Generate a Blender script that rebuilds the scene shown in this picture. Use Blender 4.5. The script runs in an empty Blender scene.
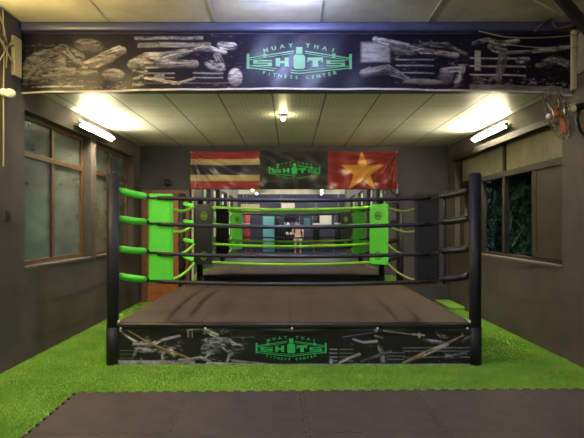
import bpy, bmesh, math, random
import numpy as np
from mathutils import Vector, Matrix
random.seed(7); rng = np.random.default_rng(7)
PI = math.pi
sc = bpy.context.scene
C = sc.collection

# ------------------------------------------------------------------ materials
def mat(name, col, rough=0.6, metal=0.0, spec=0.5, noise=None, bump=None, emit=None, attr=False, sheen=0):
    m = bpy.data.materials.new(name); m.use_nodes = True
    nt = m.node_tree; N = nt.nodes; L = nt.links
    b = N['Principled BSDF']
    b.inputs['Base Color'].default_value = (*col, 1)
    b.inputs['Roughness'].default_value = rough
    b.inputs['Metallic'].default_value = metal
    b.inputs['Specular IOR Level'].default_value = spec
    tc = N.new('ShaderNodeTexCoord')
    src = None
    if attr:
        a = N.new('ShaderNodeAttribute'); a.attribute_name = 'Col'
        src = a.outputs['Color']
    if noise:   # (scale, col2, amount contrast)
        nz = N.new('ShaderNodeTexNoise'); nz.inputs['Scale'].default_value = noise[0]
        nz.inputs['Detail'].default_value = 6; nz.inputs['Roughness'].default_value = 0.6
        L.new(tc.outputs['Object'], nz.inputs['Vector'])
        r = N.new('ShaderNodeValToRGB')
        r.color_ramp.elements[0].position = noise[2] if len(noise) > 2 else 0.35
        r.color_ramp.elements[1].position = noise[3] if len(noise) > 3 else 0.65
        r.color_ramp.elements[0].color = (*noise[1], 1); r.color_ramp.elements[1].color = (*col, 1)
        L.new(nz.outputs['Fac'], r.inputs['Fac'])
        src = r.outputs['Color']
    if src is not None:
        L.new(src, b.inputs['Base Color'])
    if bump:    # (scale, strength, distance)
        nb = N.new('ShaderNodeTexNoise'); nb.inputs['Scale'].default_value = bump[0]; nb.inputs['Detail'].default_value = 5
        L.new(tc.outputs['Object'], nb.inputs['Vector'])
        bp = N.new('ShaderNodeBump'); bp.inputs['Strength'].default_value = bump[1]; bp.inputs['Distance'].default_value = bump[2]
        L.new(nb.outputs['Fac'], bp.inputs['Height']); L.new(bp.outputs['Normal'], b.inputs['Normal'])
    if emit:
        b.inputs['Emission Color'].default_value = (*emit[0], 1); b.inputs['Emission Strength'].default_value = emit[1]
    return m

def lin(r, g, b):
    f = lambda c: (c/255/12.92) if c/255 <= .04045 else ((c/255+.055)/1.055)**2.4
    return (f(r), f(g), f(b))

WARM = (1.0, 0.86, 0.56); COOL = (0.50, 0.56, 1.0)
M = dict(
    wall = mat('wall_paint', (.096,.078,.070), .8, noise=(1.6, (.050,.041,.038), .3, .7), bump=(40, .25, .01)),
    wallback = mat('back_wall_paint', (.050,.050,.066), .75, noise=(1.2, (.036,.036,.048)), bump=(30, .2, .01)),
    reveal = mat('window_reveal_paint', (.105,.09,.078), .8, bump=(30, .2, .01)),
    slab = mat('rubber_floor', (.035,.037,.048), .5, noise=(3, (.045,.045,.05))),
    beam = mat('beam_paint', (.045,.050,.11), .42, noise=(5, (.032,.036,.075))),
    cream = mat('ceiling_sheet', (.72,.68,.54), .7, noise=(2.2, (.46,.42,.32), .3, .7), bump=(12, .15, .01)),
    wood = mat('window_wood', (.15,.078,.038), .45, noise=(9, (.09,.045,.022)), bump=(40, .2, .004)),
    door = mat('door_wood', (.36,.12,.045), .42, noise=(6, (.26,.085,.03)), bump=(30, .15, .004)),
    darkwood = mat('dark_frame_paint', (.026,.021,.019), .6, spec=.3, noise=(8, (.018,.015,.013))),
    panel = mat('brown_panel', (.036,.025,.018), .5, noise=(7, (.028,.019,.014))),
    frosted = mat('frosted_sheet', (.25,.235,.16), .5, noise=(2.5, (.13,.125,.09), .3, .7)),
    black = mat('black_vinyl', (.009,.010,.017), .36, bump=(25, .1, .01)),
    postblack = mat('post_cover', (.013,.014,.023), .55, spec=.3, bump=(14, .08, .01)),
    green = mat('green_vinyl', (.095,.68,.050), .45, bump=(22, .35, .012)),
    greenrope = mat('green_rope', (.22,.62,.035), .5, bump=(200, .3, .004)),
    greenropedim = mat('shaded_green_rope', (.17,.26,.06), .6, bump=(200, .3, .004)),  # same green rope, its dimmer lighting put into the colour
    blackrope = mat('black_rope', (.022,.023,.035), .35, noise=(60, (.012,.012,.02), .3, .6), bump=(160, .3, .004)),
    emb = mat('green_print', (.03,.50,.13), .5),
    embfade = mat('green_print_dull', (.035,.16,.045), .5),
    darkprint = mat('dark_print', (.012,.03,.012), .5),
    foam = mat('black_foam', (.058,.045,.046), .7, spec=.2, noise=(5, (.042,.035,.037)), bump=(220, .25, .004)),
    white = mat('white_plastic', (.75,.72,.62), .4),
    metal = mat('grey_metal', (.35,.34,.31), .35, 1.0),
    creammetal = mat('cream_bracket', (.42,.38,.22), .5),
    cable = mat('pale_cable', (.24,.20,.12), .5),
    darkcable = mat('dark_cable', (.05,.04,.035), .5),
    housing = mat('lamp_housing', (.65,.63,.55), .45),
    tubewarm = mat('warm_tube', (1,1,1), .5, emit=(WARM, 58)),
    tubefill = mat('hall_fill_tube', (1,1,1), .5, emit=((1,.92,.80), 16)),  # fill tubes added around the camera to brighten the front
    tubefar = mat('far_hall_tube', (1,1,1), .5, emit=((1,.93,.80), 42)),
    tubecool = mat('cool_tube', (1,1,1), .5, emit=(COOL, 110)),
    tubefront = mat('front_warm_tube', (1,1,1), .5, emit=((1,.76,.32), 70)),
    spot = mat('downlight_glass', (1,1,1), .5, emit=((1,.85,.45), 45)),
    orange = mat('fan_orange', (.48,.14,.03), .35),
    fanblack = mat('fan_black', (.02,.02,.02), .4),
    fanwire = mat('fan_wire', (.13,.11,.085), .4, .6),
    skin = mat('skin', (.78,.48,.40), .5),
    hair = mat('hair', (.012,.010,.010), .6),
    shorts = mat('white_cloth', (.75,.74,.66), .8),
    teal = mat('teal_enamel', (.16,.50,.52), .35),
    tealdark = mat('teal_trim', (.07,.22,.24), .4),
    blue = mat('blue_vinyl', (.10,.20,.75), .4),
    red = mat('red_vinyl', (.42,.05,.05), .45),
    navy = mat('navy_paint', (.055,.055,.11), .7, noise=(2, (.035,.035,.07))),
    chain = mat('chain_steel', (.4,.4,.4), .4, .9),
    leaf = mat('leaf', (.06,.17,.12), .4, noise=(3, (.02,.07,.06))),
    leaflit = mat('pale_leaf', (.22,.36,.08), .5, noise=(3, (.12,.24,.06))),
    bark = mat('bark', (.08,.06,.04), .8),
    soil = mat('soil', (.03,.035,.02), .9),
    mirrorframe = mat('pale_trim', (.50,.46,.40), .5),
    outer = mat('outer_wall', (.10,.12,.12), .9, noise=(2, (.05,.07,.07))),
)
# print material for banners
M['print'] = mat('vinyl_print', (1,1,1), .36, spec=.16, attr=True, bump=(9, .12, .02))
M['printmatte'] = mat('cloth_print', (1,1,1), .33, attr=True, bump=(6, .25, .03))

# mirror
m = bpy.data.materials.new('mirror_glass'); m.use_nodes = True
b = m.node_tree.nodes['Principled BSDF']; b.inputs['Base Color'].default_value = (.80,.82,.84,1); b.inputs['Metallic'].default_value = 1; b.inputs['Roughness'].default_value = .012
M['mirror'] = m
# dark window glass: half see-through, glossy
def glass(name, tint, fac, film):
    m = bpy.data.materials.new(name); m.use_nodes = True; nt = m.node_tree; N = nt.nodes; L = nt.links
    N.remove(N['Principled BSDF']); out = N['Material Output']
    tr = N.new('ShaderNodeBsdfTransparent'); tr.inputs['Color'].default_value = (*tint, 1)
    df = N.new('ShaderNodeBsdfPrincipled'); df.inputs['Base Color'].default_value = (*film, 1); df.inputs['Roughness'].default_value = .10
    df.inputs['Specular IOR Level'].default_value = .8
    nz = N.new('ShaderNodeTexNoise'); nz.inputs['Scale'].default_value = 2.5; nz.inputs['Detail'].default_value = 4
    tc = N.new('ShaderNodeTexCoord'); L.new(tc.outputs['Object'], nz.inputs['Vector'])
    bp = N.new('ShaderNodeBump'); bp.inputs['Strength'].default_value = .06; bp.inputs['Distance'].default_value = .02
    L.new(nz.outputs['Fac'], bp.inputs['Height']); L.new(bp.outputs['Normal'], df.inputs['Normal'])
    mp = N.new('ShaderNodeMapping'); mp.inputs['Scale'].default_value = (1, 1.2, 3.5); L.new(tc.outputs['Object'], mp.inputs['Vector'])
    n2 = N.new('ShaderNodeTexNoise'); n2.inputs['Scale'].default_value = 1.6; n2.inputs['Detail'].default_value = 6; L.new(mp.outputs[0], n2.inputs['Vector'])
    cr = N.new('ShaderNodeValToRGB'); cr.color_ramp.elements[0].position = .25; cr.color_ramp.elements[1].position = .78
    cr.color_ramp.elements[0].color = (film[0]*.42, film[1]*.42, film[2]*.42, 1); cr.color_ramp.elements[1].color = (*film, 1)
    L.new(n2.outputs['Fac'], cr.inputs['Fac']); L.new(cr.outputs['Color'], df.inputs['Base Color'])  # streaky window reflections painted into the film colour
    mx = N.new('ShaderNodeMixShader'); mx.inputs[0].default_value = fac
    L.new(tr.outputs[0], mx.inputs[1]); L.new(df.outputs[0], mx.inputs[2]); L.new(mx.outputs[0], out.inputs['Surface'])
    return m
M['glass'] = glass('reflection_streak_glass', (.6,.75,.75), .85, (.20,.245,.23))

m = mat('glowing_window_pane', (.2,.22,.15), .3)
_nt = m.node_tree; _N = _nt.nodes; _L = _nt.links
_tc = _N.new('ShaderNodeTexCoord'); _nz = _N.new('ShaderNodeTexNoise'); _nz.inputs['Scale'].default_value = 2.2; _nz.inputs['Detail'].default_value = 5
_r = _N.new('ShaderNodeValToRGB'); _r.color_ramp.elements[0].position = .42; _r.color_ramp.elements[0].color = (.012,.018,.016,1)
_r.color_ramp.elements[1].position = .62; _r.color_ramp.elements[1].color = (.75,.72,.42,1)
_e = _r.color_ramp.elements.new(.5); _e.color = (.10,.14,.07,1)
_L.new(_tc.outputs['Object'], _nz.inputs['Vector']); _L.new(_nz.outputs['Fac'], _r.inputs['Fac'])
_L.new(_r.outputs['Color'], _N['Principled BSDF'].inputs['Emission Color']); _N['Principled BSDF'].inputs['Emission Strength'].default_value = .16  # pane itself emits a painted glow, in place of lit greenery outside
M['glowpane'] = m
# corrugated ceiling panels: ridges along Y, 0.6 m module seams
def ceiling_material():
    m = bpy.data.materials.new('ribbed_panel'); m.use_nodes = True; nt = m.node_tree; N = nt.nodes; L = nt.links
    b = N['Principled BSDF']; b.inputs['Roughness'].default_value = .5
    tc = N.new('ShaderNodeTexCoord'); sep = N.new('ShaderNodeSeparateXYZ'); L.new(tc.outputs['Object'], sep.inputs[0])
    def mth(op, a, bb=None):
        n = N.new('ShaderNodeMath'); n.operation = op
        if isinstance(a, float): n.inputs[0].default_value = a
        else: L.new(a, n.inputs[0])
        if bb is not None:
            if isinstance(bb, float): n.inputs[1].default_value = bb
            else: L.new(bb, n.inputs[1])
        return n.outputs[0]
    def seam(sock, off, per, w):
        x = mth('ADD', sock, off); x = mth('DIVIDE', x, per); x = mth('FRACT', x); x = mth('SUBTRACT', x, .5); x = mth('ABSOLUTE', x)
        return mth('GREATER_THAN', x, .5 - w)
    rib = mth('SINE', mth('MULTIPLY', sep.outputs[0], 2*PI/.05))
    s1 = seam(sep.outputs[0], 10.4, .6, .016); s2 = seam(sep.outputs[1], .05, .62, .012)
    sm = mth('MAXIMUM', s1, mth('MULTIPLY', s2, .7))
    mixr = N.new('ShaderNodeMix'); mixr.data_type = 'RGBA'
    mixr.inputs['A'].default_value = (.60,.60,.55,1); mixr.inputs['B'].default_value = (.50,.51,.47,1)
    L.new(mth('MULTIPLY', mth('ADD', rib, 1.0), .5), mixr.inputs['Factor'])
    mx = N.new('ShaderNodeMix'); mx.data_type = 'RGBA'; mx.inputs['B'].default_value = (.10,.10,.09,1)
    L.new(mixr.outputs['Result'], mx.inputs['A']); L.new(sm, mx.inputs['Factor']); L.new(mx.outputs['Result'], b.inputs['Base Color'])
    bp = N.new('ShaderNodeBump'); bp.inputs['Strength'].default_value = .2; bp.inputs['Distance'].default_value = .002
    L.new(rib, bp.inputs['Height']); L.new(bp.outputs['Normal'], b.inputs['Normal'])
    return m
M['ribbed'] = ceiling_material()
# corrugation on the frosted fibreglass window sheets (ribs vertical -> vary along Y)
def rib_bump(m, axis, per, dist):
    nt = m.node_tree; N = nt.nodes; L = nt.links; b = N['Principled BSDF']
    tc = N.new('ShaderNodeTexCoord'); sep = N.new('ShaderNodeSeparateXYZ'); L.new(tc.outputs['Object'], sep.inputs[0])
    a = N.new('ShaderNodeMath'); a.operation = 'MULTIPLY'; a.inputs[1].default_value = 2*PI/per; L.new(sep.outputs[axis], a.inputs[0])
    s = N.new('ShaderNodeMath'); s.operation = 'SINE'; L.new(a.outputs[0], s.inputs[0])
    bp = N.new('ShaderNodeBump'); bp.inputs['Strength'].default_value = .6; bp.inputs['Distance'].default_value = dist
    L.new(s.outputs[0], bp.inputs['Height']); L.new(bp.outputs['Normal'], b.inputs['Normal'])
rib_bump(M['frosted'], 1, .05, .006)

# ring canvas: brown-grey covering with fine seams
def canvas_material():
    m = mat('ring_canvas', (.066,.046,.038), .75, spec=.18, noise=(2.2, (.048,.034,.029), .3, .7))
    nt = m.node_tree; N = nt.nodes; L = nt.links; b = N['Principled BSDF']
    src = b.inputs['Base Color'].links[0].from_socket
    tc = N.new('ShaderNodeTexCoord'); br = N.new('ShaderNodeTexBrick')
    br.offset = 0; br.inputs['Scale'].default_value = 1; br.inputs['Brick Width'].default_value = .895; br.inputs['Row Height'].default_value = .9
    br.inputs['Mortar Size'].default_value = .006
    br.inputs['Color1'].default_value = (1,1,1,1); br.inputs['Color2'].default_value = (1,1,1,1); br.inputs['Mortar'].default_value = (.55,.55,.55,1)
    L.new(tc.outputs['Object'], br.inputs['Vector'])
    mx = N.new('ShaderNodeMix'); mx.data_type = 'RGBA'; mx.blend_type = 'MULTIPLY'; mx.inputs['Factor'].default_value = 1
    L.new(src, mx.inputs['A']); L.new(br.outputs['Color'], mx.inputs['B']); L.new(mx.outputs['Result'], b.inputs['Base Color'])
    return m
M['canvas'] = canvas_material()
M['turf'] = mat('artificial_grass', (.28,.50,.085), .75, noise=(90, (.14,.30,.045), .38, .6), bump=(160, .8, .02), spec=.25)
M['blade'] = mat('grass_blade', (.30,.55,.085), .7, noise=(2, (.19,.42,.055)), spec=.25)

# ------------------------------------------------------------------ helpers
def tag(o, label, cat=None, group=None, kind=None):
    if label: o['label'] = label
    if cat: o['category'] = cat
    if group: o['group'] = group
    if kind: o['kind'] = kind
    return o
def link_mesh(name, me, m, parent=None, smooth=False):
    if isinstance(m, (list, tuple)):
        for x in m: me.materials.append(x)
    else: me.materials.append(m)
    if smooth: me.polygons.foreach_set('use_smooth', [True]*len(me.polygons))
    o = bpy.data.objects.new(name, me); C.objects.link(o)
    if parent: o.parent = parent
    return o
def obj(name, bm, m, parent=None, smooth=False, loc=None):
    me = bpy.data.meshes.new(name); bm.normal_update(); bm.to_mesh(me); bm.free()
    o = link_mesh(name, me, m, parent, smooth)
    if loc: o.location = loc
    return o
def empty(name, loc=(0,0,0), rz=0):
    o = bpy.data.objects.new(name, None); C.objects.link(o); o.location = loc; o.rotation_euler = (0,0,rz); o.empty_display_size = .1
    return o
def B(): return bmesh.new()
def box(bm, x0, x1, y0, y1, z0, z1, bev=0, mi=0):
    r = bmesh.ops.create_cube(bm, size=1)
    for v in r['verts']:
        v.co = Vector((x0+(v.co.x+.5)*(x1-x0), y0+(v.co.y+.5)*(y1-y0), z0+(v.co.z+.5)*(z1-z0)))
    fs = {f for v in r['verts'] for f in v.link_faces}
    for f in fs: f.material_index = mi
    if bev:
        es = list({e for v in r['verts'] for e in v.link_edges})
        q = bmesh.ops.bevel(bm, geom=es, offset=bev, segments=3, affect='EDGES', profile=.5)
        for f in q['faces']: f.material_index = mi
def cyl(bm, a, b, r, seg=16, r2=None, caps=True):
    a = Vector(a); b = Vector(b); d = b-a
    mtx = Matrix.Translation((a+b)/2) @ d.to_track_quat('Z','Y').to_matrix().to_4x4()
    return bmesh.ops.create_cone(bm, cap_ends=caps, segments=seg, radius1=r, radius2=r if r2 is None else r2, depth=d.length, matrix=mtx)
def sph(bm, c, r, s=(1,1,1), u=16, v=10):
    mtx = Matrix.Translation(c) @ Matrix.Diagonal((*s,1))
    return bmesh.ops.create_uvsphere(bm, u_segments=u, v_segments=v, radius=r, matrix=mtx)
def tube(bm, pts, r, seg=10, rad=None):
    pts = [Vector(p) for p in pts]; rings = []
    n = len(pts); up = None
    for i, p in enumerate(pts):
        t = (pts[min(i+1,n-1)]-pts[max(i-1,0)]).normalized()
        if up is None:
            up = Vector((0,0,1)) if abs(t.z) < .9 else Vector((1,0,0))
        s = t.cross(up).normalized(); up = s.cross(t).normalized()
        rr = rad[i] if rad else r
        rings.append([bm.verts.new(p + (s*math.cos(2*PI*k/seg)+up*math.sin(2*PI*k/seg))*rr) for k in range(seg)])
    for i in range(n-1):
        for k in range(seg):
            bm.faces.new((rings[i][k], rings[i][(k+1)%seg], rings[i+1][(k+1)%seg], rings[i+1][k]))
    bm.faces.new(rings[0][::-1]); bm.faces.new(rings[-1])
def prism(bm, pts, y0, y1):
    """polygon in XZ extruded along Y"""
    a = [bm.verts.new((x, y0, z)) for x, z in pts]; b = [bm.verts.new((x, y1, z)) for x, z in pts]
    n = len(pts)
    bm.faces.new(a); bm.faces.new(b[::-1])
    for i in range(n): bm.faces.new((a[i], b[i], b[(i+1)%n], a[(i+1)%n]))

XL, XR, YB = -2.75, 2.90, 10.20
ZF = -.03
YF = -9.0
HIN, HOUT = 2.84, 3.46
WZ0, WZ1 = .955, 2.59

# ------------------------------------------------------------------ shell
bm = B(); box(bm, XL-.25, XR+.25, YF-.2, YB+.2, -.15, ZF); tag(obj('floor', bm, M['slab']), None, kind='structure')
# ground outside windows
bm = B(); box(bm, XR+.26, XR+3.2, -2, YB+2, -.12, -.02); tag(obj('floor_outside_right', bm, M['soil']), None, kind='structure')
bm = B(); box(bm, XL-3.2, XL-.26, YF, YB+2, -.12, -.02); tag(obj('floor_outside_left', bm, M['soil']), None, kind='structure')

def wall_side(name, xin, sgn, openings, y0, y1, top):
    """xin = inner face, sgn=-1 left/+1 right, openings = [(ya,yb,za,zb)]"""
    bm = B(); a, b = sorted((xin, xin+sgn*.25))
    ys = y0
    for (ya, yb, za, zb) in openings:
        box(bm, a, b, ys, ya, ZF, top)
        box(bm, a, b, ya, yb, ZF, za); box(bm, a, b, ya, yb, zb, top)
        ys = yb
    box(bm, a, b, ys, y1, ZF, top)
    bmesh.ops.remove_doubles(bm, verts=bm.verts, dist=1e-5)
    return tag(obj(name, bm, M['wall']), None, kind='structure')
L_OP = [(-6.6,-4.6,.9,2.75), (-3.9,-2.1,.9,2.75), (-1.4,.4,.9,2.75), (1.1,2.9,.9,2.75), (5.75,7.67,WZ0,WZ1), (7.87,9.75,WZ0,WZ1)]
R_OP = [(-6.4,-4.2,.9,2.75), (-3.3,-1.4,.9,2.75), (-.6,1.0,.9,2.75), (1.7,3.1,.9,2.75), (5.91,9.75,WZ0,WZ1)]
wall_side('wall_left', XL, -1, L_OP, YF, YB, HOUT+.1)
wall_side('wall_right', XR, 1, R_OP, YF, YB, HOUT+.1)
bm = B(); box(bm, XL-.25, XR+.25, YB, YB+.2, ZF, HOUT+.1); tag(obj('wall_back', bm, M['wallback']), None, kind='structure')
bm = B(); box(bm, XL-.25, XR+.25, YF-.2, YF, ZF, 3.02)
tag(obj('wall_front', bm, M['navy']), None, kind='structure')
bm = B(); box(bm, XL-.25, XR+.25, YF-.2, YF, 3.02, HOUT+.1)
tag(obj('trim_3', bm, M['cream']), None, kind='structure')
# ceilings
bm = B(); box(bm, XL, XR, 5.86, YB, HIN, HIN+.08); tag(obj('ceiling', bm, M['ribbed']), None, kind='structure')
bm = B(); box(bm, XL-.25, XR+.25, YF-.2, 5.70, HOUT, HOUT+.06)
box(bm, XL-.25, XR+.25, 5.7, YB+.2, HOUT+.05, HOUT+.1)
tag(obj('ceiling_front', bm, M['cream']), None, kind='structure')
# batten seams on the front ceiling
for i, x in enumerate((-.76, .30, 1.4, -1.85)):
    bm = B(); box(bm, x-.008, x+.008, YF, 5.69, HOUT-.006, HOUT-.0005)
    tag(obj('trim_%d' % (10+i), bm, M['mirrorframe']), None, kind='structure')
# cross beam over the ring front
bm = B(); box(bm, XL, XR, 5.70, 5.86, 2.775, HOUT, .004)
tag(obj('trim_1', bm, M['beam']), None, kind='structure')
bm = B(); box(bm, XL, XR, 5.62, 5.70, 3.36, 3.455, .03)
tag(obj('trim_2', bm, M['beam']), None, kind='structure')
# raised strip of wall (lamp rail) left and right is the plain wall itself; lintel board on the right
bm = B(); box(bm, XR-.05, XR-.0005, 5.88, 9.80, 2.50, 2.59, .006)
tag(obj('trim_4', bm, M['darkwood']), None, kind='structure')

# ------------------------------------------------------------------ left windows
def left_window(name, y0, y1, z0, z1, fm, glassm, mull=1, transom=2.16, xo=.125):
    x = XL-xo; w = .055
    bm = B()
    def bar(ya, yb, za, zb, d=.03): box(bm, x-d, x+.005+d*.3, ya, yb, za, zb, .004)
    bar(y0, y0+w, z0, z1); bar(y1-w, y1, z0, z1)
    bar(y0+w, y1-w, z0, z0+.05); bar(y0+w, y1-w, z1-.05, z1)
    n = mull+1
    for k in range(1, n):
        yc = y0+(y1-y0)*k/n; bar(yc-.035, yc+.035, z0+.05, z1-.05, .025)
    bar(y0+w, y1-w, transom-.03, transom+.03, .03)
    f = tag(obj(name, bm, fm), None, kind='structure')
    bm = B(); box(bm, x-.022, x-.014, y0+w*.5, y1-w*.5, z0+.02, z1-.02)
    obj('window_pane', bm, glassm, f)
    bm = B(); box(bm, XL-xo, XL+.012, y0, y1, z0-.03, z0-.0005, .004)
    obj('window_sill', bm, M['reveal'], f)
    return f
left_window('window_1', 5.75, 7.67, WZ0, WZ1, M['wood'], M['glass'])
left_window('window_2', 7.87, 9.75, WZ0, WZ1, M['wood'], M['glass'])
for i, (a, b_, c, d) in enumerate(L_OP[:4]):
    left_window('window_%d' % (4+i), a, b_, c, d, M['darkwood'], M['glowpane'], 1, 1.95)

# ------------------------------------------------------------------ right window (open slats, frosted lights, sliding panel)
XW = XR+.12
bm = B(); y0, y1 = 5.91, 9.75
def rbar(ya, yb, za, zb, d=.03): box(bm, XW-d, XW+d, ya, yb, za, zb, .004)
rbar(y0, y1, 2.06, 2.14, .04); rbar(y0, y1, 2.53, 2.59); rbar(y0, y1, WZ0, WZ0+.035)
rbar(y0, y0+.05, WZ0+.035, 2.53); rbar(y1-.05, y1, WZ0+.035, 2.53)
rbar(7.73, 7.81, WZ0+.035, 2.53, .035); rbar(8.62, 8.70, WZ0+.035, 2.06); rbar(6.83, 6.87, WZ0+.035, 2.06)
w3 = tag(obj('window_3', bm, M['darkwood']), None, kind='structure')
bm = B(); box(bm, XW-.006, XW+.006, y0+.05, 7.73, 2.14, 2.53); obj('frosted_light', bm, M['frosted'], w3)
bm = B(); box(bm, XW-.006, XW+.006, 7.81, y1-.05, 2.14, 2.53); obj('frosted_light', bm, M['frosted'], w3)
bm = B(); box(bm, XW-.028, XW+.008, 5.96, 6.82, 1.0, 2.055)
box(bm, XW-.036, XW-.028, 5.97, 6.04, 1.0, 2.055); box(bm, XW-.036, XW-.028, 6.74, 6.81, 1.0, 2.055); box(bm, XW-.036, XW-.028, 6.04, 6.74, 1.0, 1.07)
obj('sliding_panel', bm, M['panel'], w3)
bm = B(); box(bm, XR-.012, XR+.12, y0, y1, WZ0-.03, WZ0-.0005, .004); obj('window_sill', bm, M['reveal'], w3)
for i, (a, b_, c, d) in enumerate(R_OP[:4]):
    bm = B()
    for ya, yb, za, zb in ((a,a+.06,c,d),(b_-.06,b_,c,d),(a+.06,b_-.06,c,c+.05),(a+.06,b_-.06,d-.05,d),((a+b_)/2-.03,(a+b_)/2+.03,c+.05,d-.05)):
        box(bm, XR+.09, XR+.15, ya, yb, za, zb)
    f = tag(obj('window_%d' % (8+i), bm, M['darkwood']), None, kind='structure')
    bm = B(); box(bm, XR+.12, XR+.126, a+.03, b_-.03, c+.03, d-.03); obj('window_pane', bm, M['glowpane'], f)

# ------------------------------------------------------------------ door in back wall
bm = B(); dx0, dx1 = -2.70, -1.84
box(bm, dx0, dx0+.09, 10.13, 10.21, ZF, 2.03, .004); box(bm, dx1-.07, dx1, 10.13, 10.21, ZF, 2.03, .004); box(bm, dx0+.09, dx1-.07, 10.13, 10.21, 1.95, 2.03, .004)
dr = tag(obj('door_1', bm, mat('door_frame_wood', (.17,.065,.035), .5, noise=(8, (.12,.045,.025)))), None, kind='structure')
bm = B(); box(bm, dx0+.09, dx1-.07, 10.165, 10.20, -.02, 1.95)
for za, zb in ((.15,.85),(1.0,1.80)):
    for xa, xb in ((dx0+.15, dx0+.41),(dx0+.47, dx1-.14)):
        box(bm, xa, xb, 10.150, 10.166, za, zb, .006)
obj('door_leaf', bm, M['door'], dr)
bm = B(); sph(bm, (dx0+.14, 10.12, 1.0), .025); cyl(bm, (dx0+.14,10.12,1.0),(dx0+.14,10.17,1.0),.01)
obj('door_handle', bm, M['metal'], dr, True)

# round black speaker/dome on back wall above the door
t = empty('dome_camera', (-2.24, 10.19, 2.16))
bm = B(); cyl(bm, (0,.01,0),(0,-.02,0), .075, 24); obj('mounting_plate', bm, M['beam'], t, True)
bm = B(); sph(bm, (0,-.03,0), .05); obj('dome', bm, M['fanblack'], t, True)
tag(t, 'small round black dome camera on the back wall above the wooden door', 'camera')

# ------------------------------------------------------------------ mirror
bm = B(); box(bm, -1.765, 1.95, 10.17, 10.199, .06, 2.15); mg = obj('wall_mirror', bm, M['mirror'])
tag(mg, 'large wall mirror on the back wall behind the ring, reflecting the gym', 'mirror')
bm = B(); box(bm, -1.80, -1.765, 10.155, 10.199, .06, 2.15, .003); obj('frame_strip', bm, M['mirrorframe'], mg)
bm = B(); box(bm, 1.95, 1.975, 10.155, 10.199, .06, 2.15, .003)
obj('frame_strip', bm, M['mirrorframe'], mg)

# ------------------------------------------------------------------ text + emblem
def char_mesh(ch, size, bold=.0):
    cu = bpy.data.curves.new('glyph', 'FONT'); cu.body = ch; cu.size = size; cu.align_x = 'CENTER'; cu.offset = bold; cu.resolution_u = 2
    o = bpy.data.objects.new('glyph', cu); C.objects.link(o)
    dg = bpy.context.evaluated_depsgraph_get(); e = o.evaluated_get(dg)
    me = e.to_mesh(); vs = [tuple(v.co[:2]) for v in me.vertices]; fs = [tuple(p.vertices) for p in me.polygons]
    e.to_mesh_clear(); bpy.data.objects.remove(o); bpy.data.curves.remove(cu)
    return vs, fs
_gc = {}
def glyph(ch, size):
    k = ch
    if k not in _gc: _gc[k] = char_mesh(ch, 1.0, .035)
    vs, fs = _gc[k]; return [(x*size, y*size) for x, y in vs], fs
class Flat:
    def __init__(s): s.v = []; s.f = []
    def poly(s, pts): n = len(s.v); s.v += list(pts); s.f.append(tuple(range(n, n+len(pts))))
    def rect(s, x0, y0, x1, y1): s.poly([(x0,y0),(x1,y0),(x1,y1),(x0,y1)])
    def line(s, x0, y0, x1, y1, w):
        d = math.hypot(x1-x0, y1-y0); nx, ny = -(y1-y0)/d*w/2, (x1-x0)/d*w/2
        s.poly([(x0-nx,y0-ny),(x1-nx,y1-ny),(x1+nx,y1+ny),(x0+nx,y0+ny)])
    def glyph(s, ch, size, cx, cy, ang=0, sx=1):
        vs, fs = glyph(ch, size); n = len(s.v); ca, sa = math.cos(ang), math.sin(ang)
        s.v += [(cx+x*sx*ca-y*sa, cy+x*sx*sa+y*ca) for x, y in vs]; s.f += [tuple(i+n for i in f) for f in fs]
def logo(W):
    """gym emblem, W = width over the brackets, origin at centre (x right, y up)"""
    F = Flat(); u = W/473.0
    X = lambda x: (x-288)*u
    Y = lambda y: (135-y)*u
    def R(x0,y0,x1,y1): F.rect(X(x0),Y(y1),X(x1),Y(y0))
    def Ln(x0,y0,x1,y1,w): F.line(X(x0),Y(y0),X(x1),Y(y1),w*u)
    R(52,100,64,168); R(512,100,524,168)
    # outer and inner rope lines of the little ring
    for dy, w in ((0,5),(9,3)):
        Ln(64,119+dy,262,88+dy,w); Ln(314,88+dy,512,119+dy,w)
    Ln(64,163,288,188,5); Ln(288,188,512,163,5); Ln(64,153,288,177,3); Ln(288,177,512,153,3)
    R(274,70,302,100); R(126,98,140,116); R(436,98,450,116)      # posts
    # small stretched S left and right
    for x0 in (82, 410):
        R(x0,128,x0+83,134); R(x0,139,x0+83,145); R(x0,150,x0+83,156); R(x0,134,x0+18,139); R(x0+65,145,x0+83,150)
    # H
    R(182,119,202,157); R(222,117,240,158); R(202,133,222,143)
    # barrel I
    F.poly([(X(262),Y(112)),(X(270),Y(104)),(X(306),Y(104)),(X(314),Y(112)),(X(314),Y(160)),(X(306),Y(167)),(X(270),Y(167)),(X(262),Y(160))][::-1])
    # T
    R(324,115,394,129); R(348,129,372,158); R(324,129,332,136); R(386,129,394,136)
    # lettering on arcs
    txt = "MUAY THAI"; n = len(txt); Rr = 520*u; cy = Y(69)-Rr
    for i, ch in enumerate(txt):
        if ch == ' ': continue
        a = (i-(n-1)/2)*(35*u)/Rr*1.08
        F.glyph(ch, 24*u, Rr*math.sin(a), cy+Rr*math.cos(a), -a, 1.25)
    txt = "FITNESS CENTER"; n = len(txt); Rr = 620*u; cy = Y(213)+Rr
    for i, ch in enumerate(txt):
        if ch == ' ': continue
        a = (i-(n-1)/2)*(25*u)/Rr
        F.glyph(ch, 21*u, Rr*math.sin(a), cy-Rr*math.cos(a), a, 1.15)
    return F
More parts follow.
